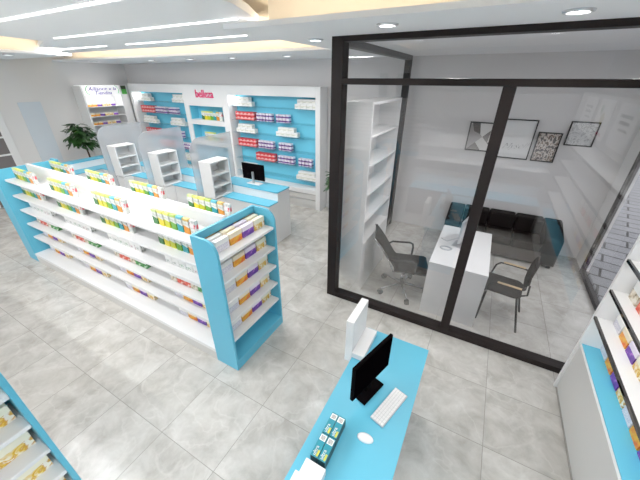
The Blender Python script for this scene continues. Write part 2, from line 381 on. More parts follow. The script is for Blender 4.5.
for x0, x1 in ((-2.92, -2.7), (-2.45, -2.1)): part('banner', MB().box(x0, x1, FY+.005, FY+.02, 2.23, 2.8), TEALD, sd)
# ------------------------------------------------------------------ left wall door and panel
d = thing('door_1', 'white framed glazed door with dark panes at the left edge', 'door', (LX, 2.2, 0), kind='structure')
m = MB(); m.box(LX, LX+.06, 2.66, 2.8, 0, 2.3, bev=.004); m.box(LX, LX+.06, 1.2, 1.34, 0, 2.3, bev=.004); m.box(LX, LX+.06, 1.34, 2.66, 2.16, 2.3, bev=.004); part('frame', m, WHITE, d)
m = MB(); m.box(LX+.01, LX+.045, 1.34, 2.66, .02, 2.16); part('pane', m, DOORG, d)
m = MB()
for z in (.75, 1.12, 1.49, 1.86): m.box(LX+.04, LX+.058, 1.34, 2.66, z-.018, z+.018)
for yy in (1.95, 2.05): m.box(LX+.04, LX+.058, yy-.02, yy+.02, .02, 2.16)
part('muntins', m, WHITE, d)
t = tag(MB().box(LX, LX+.015, 3.17, 3.6, .05, 2.16, bev=.003).build('window_2', LIGHTBLUE), 'tall pale blue glossy panel on the left wall beside the plant', 'window', kind='structure')

# ------------------------------------------------------------------ products
CACHE = {}
def banded(key, w_, d_, h, bands, top):
    """carton standing with its face to -y. bands: (left height, right height, material index) from the bottom up"""
    if key in CACHE: return CACHE[key]
    bm = bmesh.new(); lev = [(0, 0)]+[(a, b) for a, b, _ in bands]; rings = []
    for a, b in lev:
        rings.append([bm.verts.new(v) for v in ((-w_/2, -d_/2, a*h), (w_/2, -d_/2, b*h), (w_/2, d_/2, b*h), (-w_/2, d_/2, a*h))])
    for k, (_, _, mi) in enumerate(bands):
        for i in range(4):
            fc = bm.faces.new([rings[k][i], rings[k][(i+1) % 4], rings[k+1][(i+1) % 4], rings[k+1][i]]); fc.material_index = mi
    bm.faces.new(rings[0][::-1]); fc = bm.faces.new(rings[-1]); fc.material_index = top
    me = bpy.data.meshes.new(key); bm.to_mesh(me); bm.free(); CACHE[key] = me
    return me
def mesh_of(key):
    if key in CACHE: return CACHE[key]
    if key.startswith('tube'):
        k = int(key[4:]); nm, c, tp = T_COLS[k]
        A, B = prod('label_'+nm.replace(' ', '_'), c), prod('cap_'+nm.replace(' ', '_'), tp)
        bands = [(.54, .42, 0), (.84, .84, 1), (1, 1, 2)] if k < 6 else [(.55, .45, 1), (.86, .74, 0), (1, 1, 1)]
        me = banded(key, .074, .034, .155, bands, 2 if k < 6 else 1)
        for m_ in (A if k < 6 else REDM, TUBEW, B): me.materials.append(m_)
    elif key.startswith('card'):
        k = int(key[4:]); me = banded(key, .138, .04, .1, [(.58, .58, 0), (1, 1, 1)], 1)
        for m_ in ((SWIRL, ORANGE, VIOLET, CREAM)[k], (PW, ORT, LILACT, CREAMT)[k]): me.materials.append(m_)
    elif key.startswith('jar'):
        k = int(key[3:]); me = banded(key, .1, .05, .11, [(.55, .55, 0), (1, 1, 1)], 1)
        for m_ in ((SPECK, SPECKG, SPECKR, BEIGE, TOMATO, LEAFY)[k], PW): me.materials.append(m_)
    elif key == 'pale':
        me = banded(key, .138, .11, .092, [(.3, .3, 0), (.7, .7, 1), (1, 1, 0)], 0); me.materials.append(PW); me.materials.append(PALEG)
    elif key == 'red':
        me = banded(key, .105, .12, .085, [(.25, .25, 0), (.75, .75, 1), (1, 1, 0)], 0); me.materials.append(RED); me.materials.append(REDL)
    elif key == 'purple':
        me = banded(key, .068, .1, .078, [(.14, .14, 1), (.62, .5, 0), (1, 1, 1)], 1); me.materials.append(PDARK); me.materials.append(PPALE)
    CACHE[key] = me
    return me
COLN = {'card0': 'white marbled', 'card1': 'orange', 'card2': 'violet', 'card3': 'cream and yellow', 'jar0': 'black speckled white', 'jar1': 'green speckled white', 'jar2': 'pink speckled white',
        'jar3': 'beige', 'jar4': 'tomato red', 'jar5': 'leaf green', 'pale': 'white', 'red': 'red', 'purple': 'lilac'}
for k, c in enumerate(T_COLS): COLN['tube%d' % k] = c[0]
def put(key, x, yy, z, rz, label, group, s=1.):
    o = bpy.data.objects.new({'tub': 'slim_carton', 'jar': 'squat_carton', 'car': 'product_carton', 'pal': 'white_carton', 'red': 'red_carton', 'pur': 'lilac_carton'}[key[:3]], mesh_of(key)); C.objects.link(o)
    o.location = (x, yy, z+.001); o.rotation_euler = (0, 0, rz); o.scale = (s, s, s)
    return tag(o, label, 'box', group)
ORD = ['first', 'second', 'third', 'fourth', 'fifth', 'sixth', 'seventh', 'eighth']

# ------------------------------------------------------------------ island gondola (y centre yc)
SH = [1.356, 1.121, .893, .664, .435]
def rounded_end(y0, y1): pass
def end_profile(xi, xo, H=1.5, rad=.13):
    s = 1 if xo > xi else -1
    pts = [(xi, 0), (xo, 0), (xo, H-rad)]
    for k in range(1, 6):
        a = k/6*math.pi/2; pts.append((xo-s*rad*(1-math.cos(a)), H-rad+rad*math.sin(a)))
    pts += [(xo-s*rad, H), (xi, H)]
    return pts
def gondola(dy, x0, xR, who, both=True):
    ya, yb = 1.405+dy, 2.206+dy; yc = (ya+yb)/2
    g = thing('gondola_shelf', 'long white double sided island shelf ' + who, 'shelf', ((x0+xR)/2, yc, 0))
    part('spine_panel', MB().box(x0, xR, yc-.02, yc+.02, .14, 1.52, bev=.003), WHITE, g)
    m = MB(); m.box(x0, xR, ya+.004, yb-.004, 0, .11, bev=.003); part('plinth', m, GREY, g)
    part('base_shelf', MB().box(x0, xR, ya, yb, .11, .156, bev=.004), WHITE, g)
    for z in SH:
        part('shelf', MB().box(x0, xR, yc-.315, yc-.02, z-.03, z, bev=.004), WHITE, g)
        part('shelf', MB().box(x0, xR, yc+.02, yc+.315, z-.03, z, bev=.004), WHITE, g)
    for xi, xo, w_ in ((xR, xR+.29, 'right'), (x0, x0-.29, 'left')):
        if w_ == 'left' and not both: continue
        s = 1 if xo > xi else -1
        e = thing('end_display', 'blue end cap, %s end of island shelf %s' % (w_, who), 'display', (xi, yc, 0), group='blue end cap displays')
        for q0, q1 in ((ya, ya+.026), (yb-.026, yb)):
            part('side_panel', MB().prism(end_profile(xi, xo), 'y', q0, q1, bev=.004), BLUE, e)
        bx = (xi, xi+s*.03)
        bp = part('back_panel', MB().box(min(bx), max(bx), ya+.026, yb-.026, .1, 1.5), BLUE, e)
        if w_ == 'right': subpart('slot', MB().box(xi+.03, xi+.0315, ya+.06, yb-.03, 1.414, 1.428), SLOT, bp, 'narrow slot in the blue back')
        q = (xi+s*.03, xo); part('base', MB().box(min(q), max(q), ya+.026, yb-.026, 0, .12, bev=.004), BLUE, e)
        for z in SH:
            q = (xi+s*.03, xo-s*.015); zz = z-.04
            part('shelf', MB().box(min(q), max(q), ya+.026, yb-.026, zz-.028, zz, bev=.004), WHITE, e)
    return ya, yb, yc
ya, yb, yc = gondola(0, -6.0, -2.005, 'in the middle of the shop')
GX = [-5.93, -4.9, -3.87, -2.80]; GN = ['leftmost', 'second', 'third', 'rightmost']; SN = ['top', 'second', 'third', 'fourth', 'fifth', 'bottom']
SEQ = [['tube%d' % k for k in range(7)], ['tube%d' % k for k in range(7)], ['jar0', 'jar0', 'jar1', 'jar1', 'jar2', 'jar0'], ['jar3', 'jar4', 'jar4', 'jar3', 'jar5', 'jar5'],
       ['card0', 'card1', 'card2', 'card3'], ['card0', 'card1', 'card2', 'card3']]
for s_, z in enumerate(SH+[.156]):
    for gi, gx in enumerate(GX):
        seq = SEQ[s_]; pw = {7: .092, 6: .108, 4: .152}[len(seq)]
        for k, key in enumerate(seq):
            x = gx+.045+k*pw+(.04 if len(seq) < 7 else 0)
            if x > -2.07: continue
            put(key, x, yc-.19+(0 if key[0] == 't' else .005), z, 0, '%s box, %s in %s group, %s front shelf of island' % (COLN[key], ORD[k], GN[gi], SN[s_]), 'boxes on the front of the island shelf')
    if s_ == 0:
        for gi, gx in enumerate(GX):
            for k in range(7):
                x = gx+.02+k*.092
                if x > -2.07: continue
                put('tube%d' % k, x, yc+.27, z, 0, '%s box, %s in %s group, top rear shelf of island' % (COLN['tube%d' % k], ORD[k], GN[gi]), 'boxes on the rear of the island shelf')
SNE = ['top', 'second', 'third', 'fourth', 'lowest']
def endcap_boxes(dy, who, shelves=range(5), y_from=-9):
    for s_ in shelves:
        for row in (0, 1):
            for k in range(4):
                yy = 1.5+dy+.083+k*.167
                if yy < y_from: continue
                put('card%d' % k, (-1.85 if row == 0 else -1.93), yy, SH[s_]-.04, R(90), '%s carton, %s in %s row, %s shelf of %s' % (COLN['card%d' % k], ORD[k], ('front', 'rear')[row], SNE[s_], who), 'cartons on the end cap displays', 1.1)
endcap_boxes(0, 'middle end cap')
gondola(-2.106, -5.2, -2.005, 'at the bottom left corner', both=False)
endcap_boxes(-2.106, 'corner end cap')

# ------------------------------------------------------------------ front counter with computer
t = thing('checkout_counter', 'light blue checkout counter with the black monitor in the foreground', 'counter', (-.29, 1.0, 0))
part('countertop', MB().box(-.545, -.032, .2, 1.888, .715, .75, bev=.003), BLUE, t)
part('body', MB().box(-.525, -.05, .22, 1.868, .06, .715), BLUE2, t)
part('plinth', MB().box(-.5, -.08, .25, 1.83, 0, .06), GREY, t)
m = MB(); m.box(-.605, -.547, 1.525, 1.825, .69, 1.1, bev=.003); m.box(-.547, -.45, 1.525, 1.835, .751, .8, bev=.003)
tag(m.build('display_stand', WHITE2, origin=(-.53, 1.68, .75)), 'white L-shaped upright stand on the far left corner of the blue counter', 'stand')
mr = thing('monitor', 'black flat monitor on the foreground blue counter', 'monitor', (-.32, 1.32, .75), R(-17))
lpart('foot', MB().box(-.035, .04, -.11, .11, .0, .014, bev=.005), BLACK, mr)
lpart('neck', MB().box(-.03, -.01, -.03, .03, .012, .2, bev=.004), BLACK, mr)
m = MB(); m.box(-.02, .005, -.2, .2, .1, .4, bev=.006); sc = lpart('housing', m, BLACK, mr)
o = MB().box(.0052, .0062, -.19, .19, .115, .39).build('screen', mat('dark_screen', (.0015, .001, .0015), 1., spec=0)); o.parent = sc
kb = thing('keyboard', 'slim white keyboard on the foreground blue counter', 'keyboard', (-.168, 1.277, .75), R(-16.5))
lpart('case', MB().box(-.048, .048, -.147, .147, 0, .012, bev=.004), SILVER, kb)
m = MB()
for i in range(5):
    for j in range(13): m.box(-.044+i*.0176, -.044+i*.0176+.0152, -.142+j*.0219, -.142+j*.0219+.0185, .012, .016)
lpart('keys', m, WHITE2, kb)
m = bmesh.new(); bmesh.ops.create_uvsphere(m, u_segments=20, v_segments=12, radius=1)
for v in m.verts: v.co = (v.co.x*.029, v.co.y*.05, max(v.co.z, 0)*.026)
for f_ in m.faces: f_.smooth = True
me = bpy.data.meshes.new('computer_mouse'); m.to_mesh(me); m.free(); me.materials.append(WHITE2)
o = bpy.data.objects.new('computer_mouse', me); C.objects.link(o); o.location = (-.237, 1.018, .75); o.rotation_euler = (0, 0, R(97)); tag(o, 'white computer mouse on the blue counter below the keyboard', 'mouse')
for i, (bx, by, d_) in enumerate(((-.44, .818, 'near left'), (-.44, .956, 'far left'), (-.393, .818, 'near right'), (-.393, .956, 'far right'))):
    b = thing('teal_carton', 'teal slim carton with white barcode, %s of the four on the blue counter' % d_, 'box', (bx, by, .75), group='teal cartons on the counter')
    lpart('carton', MB().box(-.0215, .0215, -.067, .067, 0, .0795), TEALD, b); lpart('lid', MB().box(-.0215, .0215, -.067, .067, .0795, .08), TEAL, b)
    m = MB(); m.box(-.018, .018, .026, .06, .08, .0806); [m.box(-.013, .013, .031+q_*.005, .0335+q_*.005, .0806, .081, 1) for q_ in range(5)]; lpart('barcode_label', m, [PW, INK], b)
    m = MB(); m.box(.006, .018, -.06, -.025, .08, .0806); lpart('yellow_patch', m, YELL, b)
    q = text('lettering', 'ultra', .028, (0, 0, 0), (0, 0, R(90)), PW, None, ext=.0003); q.parent = b; q.location = (-.006, -.034, .0808)
m = MB(); m.box(-.478, -.357, .66, .737, .75, .81, bev=.002); m.box(-.5, -.37, .56, .659, .75, .81, bev=.002)
tag(m.build('white_package', WHITE2, origin=(-.43, .65, .75)), 'stepped white package on the blue counter at the bottom edge', 'package')

# ------------------------------------------------------------------ right wall unit
UX, UE = 1.125, 2.8
t = thing('wall_shelf_unit', 'tall white shelf unit with a blue ledge along the right wall', 'shelf', (1.45, 1.3, 0))
part('base_cabinet', MB().box(1.136, RX-.01, -.38, UE-.03, .025, .575, bev=.003), GREY, t); part('toe_kick', MB().box(1.15, RX-.01, -.38, UE-.03, 0, .025), BLACK, t)
part('cabinet_top', MB().box(1.125, RX-.01, -.38, UE-.03, .576, .592, bev=.002), GREY, t)
part('ledge', MB().box(1.142, RX-.02, -.38, UE-.03, .592, .6), BLUE, t)
part('end_panel', MB().box(1.118, RX-.01, UE-.028, UE, 0, 2.5, bev=.003), WHITE, t)
part('back_panel', MB().box(1.46, 1.49, -.38, UE-.03, .6, 2.5), WHITE, t)
for z in (.91, 1.19, 1.472, 1.76):
    s = part('shelf', MB().box(1.135, 1.46, -.38, UE-.03, z-.022, z, bev=.002), WHITE, t)
    subpart('edge_strip', MB().box(1.118, 1.134, -.38, UE-.03, z-.02, z+.003), STRIP, s, 'dark mirror edge strip')
part('header', MB().box(1.12, 1.46, -.38, UE-.03, 2.0, 2.5, bev=.003), WHITE, t)
for yy, c in ((.35, 0), (1.15, 1), (1.95, 0)):
    po = thing('poster', 'white lit poster on the header of the right shelf unit, ' + {.35: 'nearest the corner', 1.15: 'in the middle', 1.95: 'nearest the office'}[yy], 'poster', (1.118, yy, 2.25), group='posters on the right shelf header')
    part('sheet', MB().box(1.112, 1.119, yy-.3, yy+.3, 2.04, 2.46), SIGNW, po)
    m = MB()
    if c: m.cyl(0, 0, 0, .001, .07, 0); m.cyl(.13, .1, 0, .001, .05, 1); m.box(.06, .2, -.17, -.14, 0, .001, 2); m.box(-.2, .02, -.17, -.14, 0, .001, 3)
    else: m.box(-.18, .18, .08, .11, 0, .001, 2); m.box(-.15, .15, .02, .05, 0, .001, 2); m.box(-.18, .1, -.04, -.02, 0, .001, 2)
    q = m.build('print', [YELL, GREEN, INK, PINK]); q.parent = po; q.rotation_euler = (R(90), 0, R(-90)); q.location = (-.0065, 0, 0)
RU = ['card0', 'card1', 'card2', 'card3', 'card2', 'card3']
for s_, (z, x, nm) in enumerate(((.6, 1.285, 'blue ledge'), (.91, 1.25, 'lowest white shelf'), (1.19, 1.25, 'middle white shelf'))):
    yy = 2.66 if s_ else 2.7; k = 0
    while yy > 1.35:
        key = RU[k % 4] if s_ < 2 else ['jar3', 'jar4'][k % 2]
        put(key, x, yy, z, R(-90), '%s box, %s from far end, %s of right unit' % (COLN[key], (ORD+['ninth', 'tenth', 'eleventh', 'twelfth', 'thirteenth'])[k], nm), 'boxes on the right shelf unit', 1.0 if s_ < 2 else 1.3)
        yy -= .155 if s_ < 2 else .16; k += 1
for z in (.875, 1.155, 1.437, 1.725):  # under-shelf lights added to brighten ledge, products and their reflection
    L = bpy.data.lights.new('added_shelf_fill', 'AREA'); L.shape = 'RECTANGLE'; L.size = .03; L.size_y = 3.; L.energy = 2.2; lo = bpy.data.objects.new('added_shelf_fill', L); C.objects.link(lo); lo.location = (1.2, 1.2, z)
# unit behind the camera, seen only in the glass
t = thing('wall_shelf_unit', 'white shelf unit with blue ledge reflected in the office glass', 'shelf', (0, -.65, 0))
part('base_cabinet', MB().box(-1.3, 1.1, -.95, -.4, 0, .59, bev=.003), BRONZE, t)  # unseen cabinet darkened to keep its reflection dim over the sofa
part('ledge', MB().box(-1.3, 1.1, -.95, -.385, .59, .6), BLUE, t)
part('back_panel', MB().box(-1.3, 1.1, -.95, -.9, .6, 2.45), WHITE, t)
for z in (.91, 1.19, 1.472, 1.76): part('shelf', MB().box(-1.3, 1.1, -.9, -.5, z-.03, z, bev=.002), WHITE, t)
part('header', MB().box(-1.3, 1.1, -.9, -.5, 2.05, 2.45, bev=.003), WHITE, t)

for z in (.87, 1.43, 1.72):  # lights added to strengthen this unit's reflection in the glass
    L = bpy.data.lights.new('added_shelf_fill', 'AREA'); L.shape = 'RECTANGLE'; L.size = 2.2; L.size_y = .03; L.energy = 12; lo = bpy.data.objects.new('added_shelf_fill', L); C.objects.link(lo); lo.location = (-.1, -.55, z)
for z in (1.95,):  # one more light added below the right header for its reflection
    L = bpy.data.lights.new('added_shelf_fill', 'AREA'); L.shape = 'RECTANGLE'; L.size = .03; L.size_y = 3.; L.energy = 5; lo = bpy.data.objects.new('added_shelf_fill', L); C.objects.link(lo); lo.location = (1.2, 1.2, z)
# ------------------------------------------------------------------ service counter
t = thing('service_counter', 'long white two level service counter with light blue tops', 'counter', (-5.5, 3.9, 0))
m = MB(); m.box(-8.44, -2.957, 3.91, 4.26, 0, .93, bev=.003); part('back_body', m, WHITE, t)
m = MB(); m.box(-8.44, -8.19, 2.9, 3.91, 0, .93, bev=.003); part('return_body', m, WHITE, t)
m = MB(); m.box(-8.19, -2.957, 3.67, 3.91, 0, .77, bev=.003); m.box(-8.19, -7.85, 2.9, 3.67, 0, .77); part('front_body', m, WHITE, t)
m = MB(); m.prism([(-8.46, 2.9), (-8.18, 2.9), (-8.18, 3.9), (-2.95, 3.9), (-2.95, 4.265), (-8.46, 4.265)], 'z', .93, .95); part('upper_top', m, BLUE, t)
m = MB(); m.prism([(-8.18, 2.9), (-7.83, 2.9), (-7.83, 3.64), (-2.95, 3.64), (-2.95, 3.9), (-8.18, 3.9)], 'z', .77, .79); part('lower_top', m, BLUE, t)
for k, x in enumerate((-4.1, -5.46, -6.8)):
    part('pedestal', MB().box(x-.13, x+.13, 3.46, 3.67, 0, .77, bev=.003), WHITE, t)
    nm = ['rightmost', 'middle', 'leftmost'][k]
    s = thing('countertop_rack', 'small white open three shelf rack on the service counter, %s of three' % nm, 'rack', (x, 3.68, .79), group='white racks on the service counter')
    q0, q1, y0, y1, z0, z1 = x-.135, x+.13, 3.45, 3.885, .791, 1.4
    part('side_panel', MB().box(q0, q1, y0, y0+.025, z0, z1, bev=.003), WHITE, s); part('side_panel', MB().box(q0, q1, y1-.025, y1, z0, z1, bev=.003), WHITE, s)
    part('back_panel', MB().box(q0, q0+.02, y0+.025, y1-.025, z0, z1), WHITE, s)
    part('top_panel', MB().box(q0, q1, y0, y1, z1, z1+.022, bev=.003), WHITE, s)
    for z in (z0+.02, .995, 1.195): part('shelf', MB().box(q0+.02, q1, y0+.025, y1-.025, z-.02, z), WHITE, s)
    pts = [(3.33, .96), (3.33, 1.52)]
    pts = [(3.34, .5), (3.34, 1.56)] + [(3.34+.23*(1-math.cos(a)), 1.56+.23*math.sin(a)) for a in [j/8*math.pi/2 for j in range(1, 8)]] + [(3.57, 1.79), (4.305, 1.79), (4.305, .952), (3.9, .952), (3.9, .792), (3.64, .792), (3.64, .5)]
    px = x-.16
    tag(MB().prism(pts, 'x', px-.012, px).build('counter_screen', FROST, origin=(px, 3.8, .79)), 'frosted grey divider with rounded corner behind the %s white rack' % nm, 'divider', 'frosted dividers on the service counter')
mr = thing('monitor', 'black monitor seen from behind on the far service counter', 'monitor', (-3.62, 4.12, .95))
lpart('foot', MB().box(-.13, .16, -.08, .05, 0, .012, bev=.004), WHITE2, mr)
lpart('neck', MB().box(-.02, .02, -.05, -.025, .01, .22, bev=.004), SILVER, mr)
lpart('housing', MB().box(-.26, .24, -.02, .01, .07, .36, bev=.006), BLACK, mr)

# ------------------------------------------------------------------ back wall display bays
FYB, BYB = 5.53, 5.84
SZ = [2.11, 1.82, 1.54, 1.23, .94, .63]
def bay(x0, x1, nm, px0, px1):
    t = thing('wall_display_bay', 'tall white bay with blue back and glass shelves, ' + nm, 'display', ((x0+x1)/2, 5.7, 0), group='blue backed bays on the rear wall')
    part('side_panel', MB().box(x0, px0, FYB, BYB, 0, 2.53, bev=.003), WHITE, t)
    part('side_panel', MB().box(px1, x1, FYB, BYB, 0, 2.53, bev=.003), WHITE, t)
    part('header', MB().box(px0, px1, FYB, BYB, 2.34, 2.53, bev=.003), WHITE, t)
    part('back_panel', MB().box(px0, px1, BYB-.03, BYB-.01, .4, 2.34), BLUEB, t)
    part('ledge', MB().box(px0, px1, FYB, BYB-.03, .36, .46, bev=.003), WHITE, t)
    for k in range(2):
        xa = px0+(px1-px0)/2*k; xb = xa+(px1-px0)/2
        for j in range(2):
            dr = part('drawer', MB().box(xa+.01, xb-.01, FYB+.02, BYB-.03, .08+j*.14, .205+j*.14, bev=.004), GREY, t)
            subpart('handle', MB().box((xa+xb)/2-.15, (xa+xb)/2+.15, FYB+.012, FYB+.02, .185+j*.14, .2+j*.14), SILVER, dr)
    part('plinth', MB().box(px0, px1, FYB+.04, BYB-.03, 0, .08), GREY, t)
    for z in SZ: part('glass_shelf', MB().box(px0+.005, px1-.005, BYB-.26, BYB-.031, z-.01, z), SHELFG, t)
    L = bpy.data.lights.new('bay_spot', 'AREA'); L.size = .1; L.energy = 1.6; lo = bpy.data.objects.new('bay_spot', L); C.objects.link(lo); lo.location = (px0+.12, 5.62, 2.33)
bay(-5.56, -3.02, 'right of the pink sign', -5.42, -3.13)
bay(-9.06, -6.82, 'left of the pink sign', -8.95, -6.9)
ROWS = [('pale', 0, -5.38), ('pale', 0, -3.68), ('red', 1, -5.33), ('purple5', 1, -4.73), ('purple4', 1, -4.19), ('pale', 2, -5.36), ('pale', 2, -4.2), ('red', 3, -5.34), ('purple5', 3, -4.74), ('purple4', 3, -4.16),
        ('red', 4, -4.83), ('purple5', 4, -4.2), ('purple4', 4, -3.64), ('pale', 5, -5.37), ('pale', 5, -3.7)]
WN = ['top', 'second', 'third', 'fourth', 'fifth', 'lowest']
for bn, off in (('right', 0.), ('left', -3.53)):
    for key, s_, gx in ROWS:
        z = SZ[s_]; yy = 5.69
        if off and gx > -3.75: gx -= .27 if key == 'pale' else .12
        side = 'left' if gx < -5 else ('right' if gx > -3.75 else 'middle')
        if key == 'purple4': side = 'rightmost'
        if key == 'pale':
            lay = [(4, 0, .0, .142), (3, .092, .06, .142)]; kk = 'pale'
        elif key == 'red': lay = [(5, 0, .0, .11), (5, .0855, .0, .11)]; kk = 'red'
        else: n_ = int(key[-1]); lay = [(n_, 0, .0, .088), (n_, .082, .0, .088)]; kk = 'purple'
        for li, (n_, dz, dx, w_) in enumerate(lay):
            for k in range(n_):
                put(kk, gx+off+dx+w_/2+k*w_, yy, z+dz, 0, '%s box, %s in %s row of %s stack, %s shelf, %s blue bay' % (COLN[kk], ORD[k], ('lower', 'upper')[li], side, WN[s_], bn), '%s boxes on the %s blue bay' % (COLN[kk], bn), .98)
t = thing('wall_display_bay', 'narrow white bay with the pink sign and blue niches between the blue bays', 'display', (-6.19, 5.7, 0))
x0, x1 = -6.82, -5.56
m = MB(); m.box(x0, x0+.07, FYB, BYB, 0, 2.53); m.box(x1-.05, x1, FYB, BYB, 0, 2.53); m.box(x0+.07, x1-.05, FYB, BYB, 2.07, 2.53); m.box(x0+.07, x1-.05, FYB, BYB, 0, .5)
part('front_panel', m, WHITE, t)
for z in (1.2, 1.69): part('divider', MB().box(x0+.07, x1-.05, FYB, BYB, z-.05, z+.06), WHITE, t)
part('niche_back', MB().box(x0+.07, x1-.05, BYB-.05, BYB-.02, .5, 2.07), BLUEB, t)
part('niche_side', MB().box(x0+.07, x0+.08, FYB+.03, BYB-.05, .5, 2.07), BLUEB, t); part('niche_side', MB().box(x1-.06, x1-.05, FYB+.03, BYB-.05, .5, 2.07), BLUEB, t)
text('sign_lettering', 'belleza', .235, (-6.14, FYB-.006, 2.33), (R(90), 0, 0), PINK, t, ext=.006, sx=.92, bold=.003)['label'] = 'pink lettering reading belleza'
for nz, nn in ((1.75, 'upper'), (1.26, 'lower')):
    for k in range(7): put('tube%d' % k, -6.42+k*.1, 5.66, nz, 0, '%s box, %s in the %s blue niche under pink sign' % (COLN['tube%d' % k], ORD[k], nn), 'boxes in the niches', 1.25)

# ------------------------------------------------------------------ left wall lit unit
t = thing('wall_shelf_unit', 'white shelf unit with a lit sign in the far left corner', 'shelf', (-9.3, 4.85, 0))
part('side_panel', MB().box(LX+.01, -9.1, 4.36, 4.4, 0, 2.48), WHITE, t); part('side_panel', MB().box(LX+.01, -9.1, 5.3, 5.52, 0, 2.49), WHITE, t)
part('back_panel', MB().box(LX+.01, LX+.04, 4.4, 5.3, 0, 2.48), WHITE, t)
part('base_cabinet', MB().box(LX+.04, -9.1, 4.4, 5.3, 0, .7), WHITE, t)
si = part('sign_box', MB().box(LX+.04, -9.09, 4.4, 5.3, 2.26, 2.49, bev=.003), SIGNW, t)
text('sign_lettering', 'Alliance a la', .12, (-9.087, 4.86, 2.41), (R(90), 0, R(90)), PURP, si, shear=.3, sx=1.2, bold=.0012)
text('sign_lettering', 'Tiendita', .12, (-9.087, 4.86, 2.315), (R(90), 0, R(90)), PURP, si, shear=.3, sx=1.1, bold=.0012)
def arc(cy, cz, rr, a0, a1): return [(-9.086, cy+rr*math.cos(R(a0+(a1-a0)*k/8)), cz+rr*.9*math.sin(R(a0+(a1-a0)*k/8))) for k in range(9)]
m = MB(); m.tube(arc(4.58, 2.38, .12, 110, 250), .009); m.tube(arc(5.15, 2.38, .12, -50, 70), .009); subpart('sign_swoosh', m, GREEN, si)
m = MB(); m.box(-9.1, -9.085, 5.35, 5.48, 2.39, 2.48, 1); m.box(-9.1, -9.085, 5.35, 5.48, 2.27, 2.39)
part('logo_block', m, [mat('logo_green', srgb(80, 180, 70), .4), DGREEN], t)
for z in (2.0, 1.77, 1.56, 1.3, 1.0): part('shelf', MB().box(LX+.04, -9.1, 4.4, 5.3, z-.014, z), WHITE, t)
L = bpy.data.lights.new('added_unit_fill', 'AREA'); L.shape = 'RECTANGLE'; L.size = .05; L.size_y = .8; L.energy = 1.6; lo = bpy.data.objects.new('added_unit_fill', L); C.objects.link(lo); lo.location = (-9.12, 4.85, 2.25); lo.rotation_euler = (0, R(20), 0)  # fill light added to brighten the unit interior
for s_, z in enumerate((2.0, 1.77, 1.56)):
    for k, key in enumerate(('card1', 'card1', 'card2', 'card3', 'card3', 'card2')):
        put(key, -9.2, 4.5+k*.118, z, R(90), '%s box, %s on the %s shelf under lit corner sign' % (COLN[key], ORD[k], SN[s_]), 'boxes under the lit corner sign', .76)

# ------------------------------------------------------------------ plants
def plant(x, yy, label, tr_h, crown, n=46, seed=3, leaf=.3):
    rnd = random.Random(seed)
    t = thing('potted_plant', label, 'plant', (x, yy, 0))
    part('pot', MB().tube([(x, yy, 0), (x, yy, .32)], .16, 0, 20, [.13, .17]), POT, t)
    part('soil', MB().cyl(x, yy, .318, .324, .15), SOIL, t)
    part('stem', MB().tube([(x, yy, .3), (x+.02, yy+.01, tr_h*.6), (x-.01, yy, tr_h)], .02, 0, 8, [.028, .022, .016]), TRUNK, t)
    bm = bmesh.new()
    for i in range(n):
        a = rnd.uniform(0, 6.283); el = rnd.uniform(-.9, 1.25); rr = crown*rnd.uniform(.25, .95)
        c = Vector((x+math.cos(a)*math.cos(el)*rr, yy+math.sin(a)*math.cos(el)*rr, tr_h-.04+math.sin(el)*rr*1.25))
        d_ = Vector((math.cos(a), math.sin(a), rnd.uniform(-.9, .25))).normalized(); sd = d_.cross(Vector((0, 0, 1))).normalized(); nn = sd.cross(d_)
        for q in range(4):
            dq = (d_+sd*rnd.uniform(-.9, .9)+nn*rnd.uniform(-.4, .3)).normalized(); s2 = dq.cross(nn).normalized(); L = leaf*rnd.uniform(.6, 1.05); W = L*.2
            P = [c, c+dq*L*.35+s2*W-nn*.0, c+dq*L*.75+s2*W*.7-nn*L*.06, c+dq*L-nn*L*.16, c+dq*L*.75-s2*W*.7-nn*L*.06, c+dq*L*.35-s2*W]
            bm.faces.new([bm.verts.new(v) for v in P])
    mb_ = MB(); mb_._add(bm); part('foliage', mb_, LEAF, t)
    mb2 = MB()
    for i in range(7):
        a = i*.9; mb2.tube([(x, yy, tr_h*.8), (x+math.cos(a)*crown*.35, yy+math.sin(a)*crown*.35, tr_h+crown*.25)], .006, 0, 6)
    part('branches', mb2, TRUNK, t)
plant(-8.72, 3.86, 'bushy green potted plant in front of the left wall', 1.42, .32, 95, 3, .22)
plant(-2.3, 5.1, 'green potted plant just behind the left office post, mostly hidden', .95, .26, 40, 5, .24)

# ------------------------------------------------------------------ office: cabinet
t = thing('office_cabinet', 'tall white open shelf cabinet inside the office at left', 'cabinet', (-1.27, 3.68, 0))
a0, a1, b0, b1 = -1.395, -1.1, 3.135, 4.2
part('side_panel', MB().box(a0, a1, b0, b0+.03, 0, 2.42, bev=.003), WHITE, t); part('side_panel', MB().box(a0, a1, b1-.03, b1, 0, 2.42, bev=.003), WHITE, t)
part('back_panel', MB().box(a0, a0+.02, b0+.03, b1-.03, 0, 2.42), WHITE, t); part('top_panel', MB().box(a0, a1, b0, b1, 2.42, 2.45, bev=.003), WHITE, t)
for z in (.8, 1.13, 1.46, 1.8, 2.12): part('shelf', MB().box(a0+.02, a1, b0+.03, b1-.03, z-.025, z, bev=.002), WHITE, t)
for q0, q1 in ((b0+.03, (b0+b1)/2), ((b0+b1)/2, b1-.03)):
    d_ = part('door', MB().box(a1-.02, a1-.001, q0+.003, q1-.003, .06, .77, bev=.002), WHITE, t)
part('plinth', MB().box(a0+.02, a1-.03, b0+.03, b1-.03, 0, .06), GREY, t)

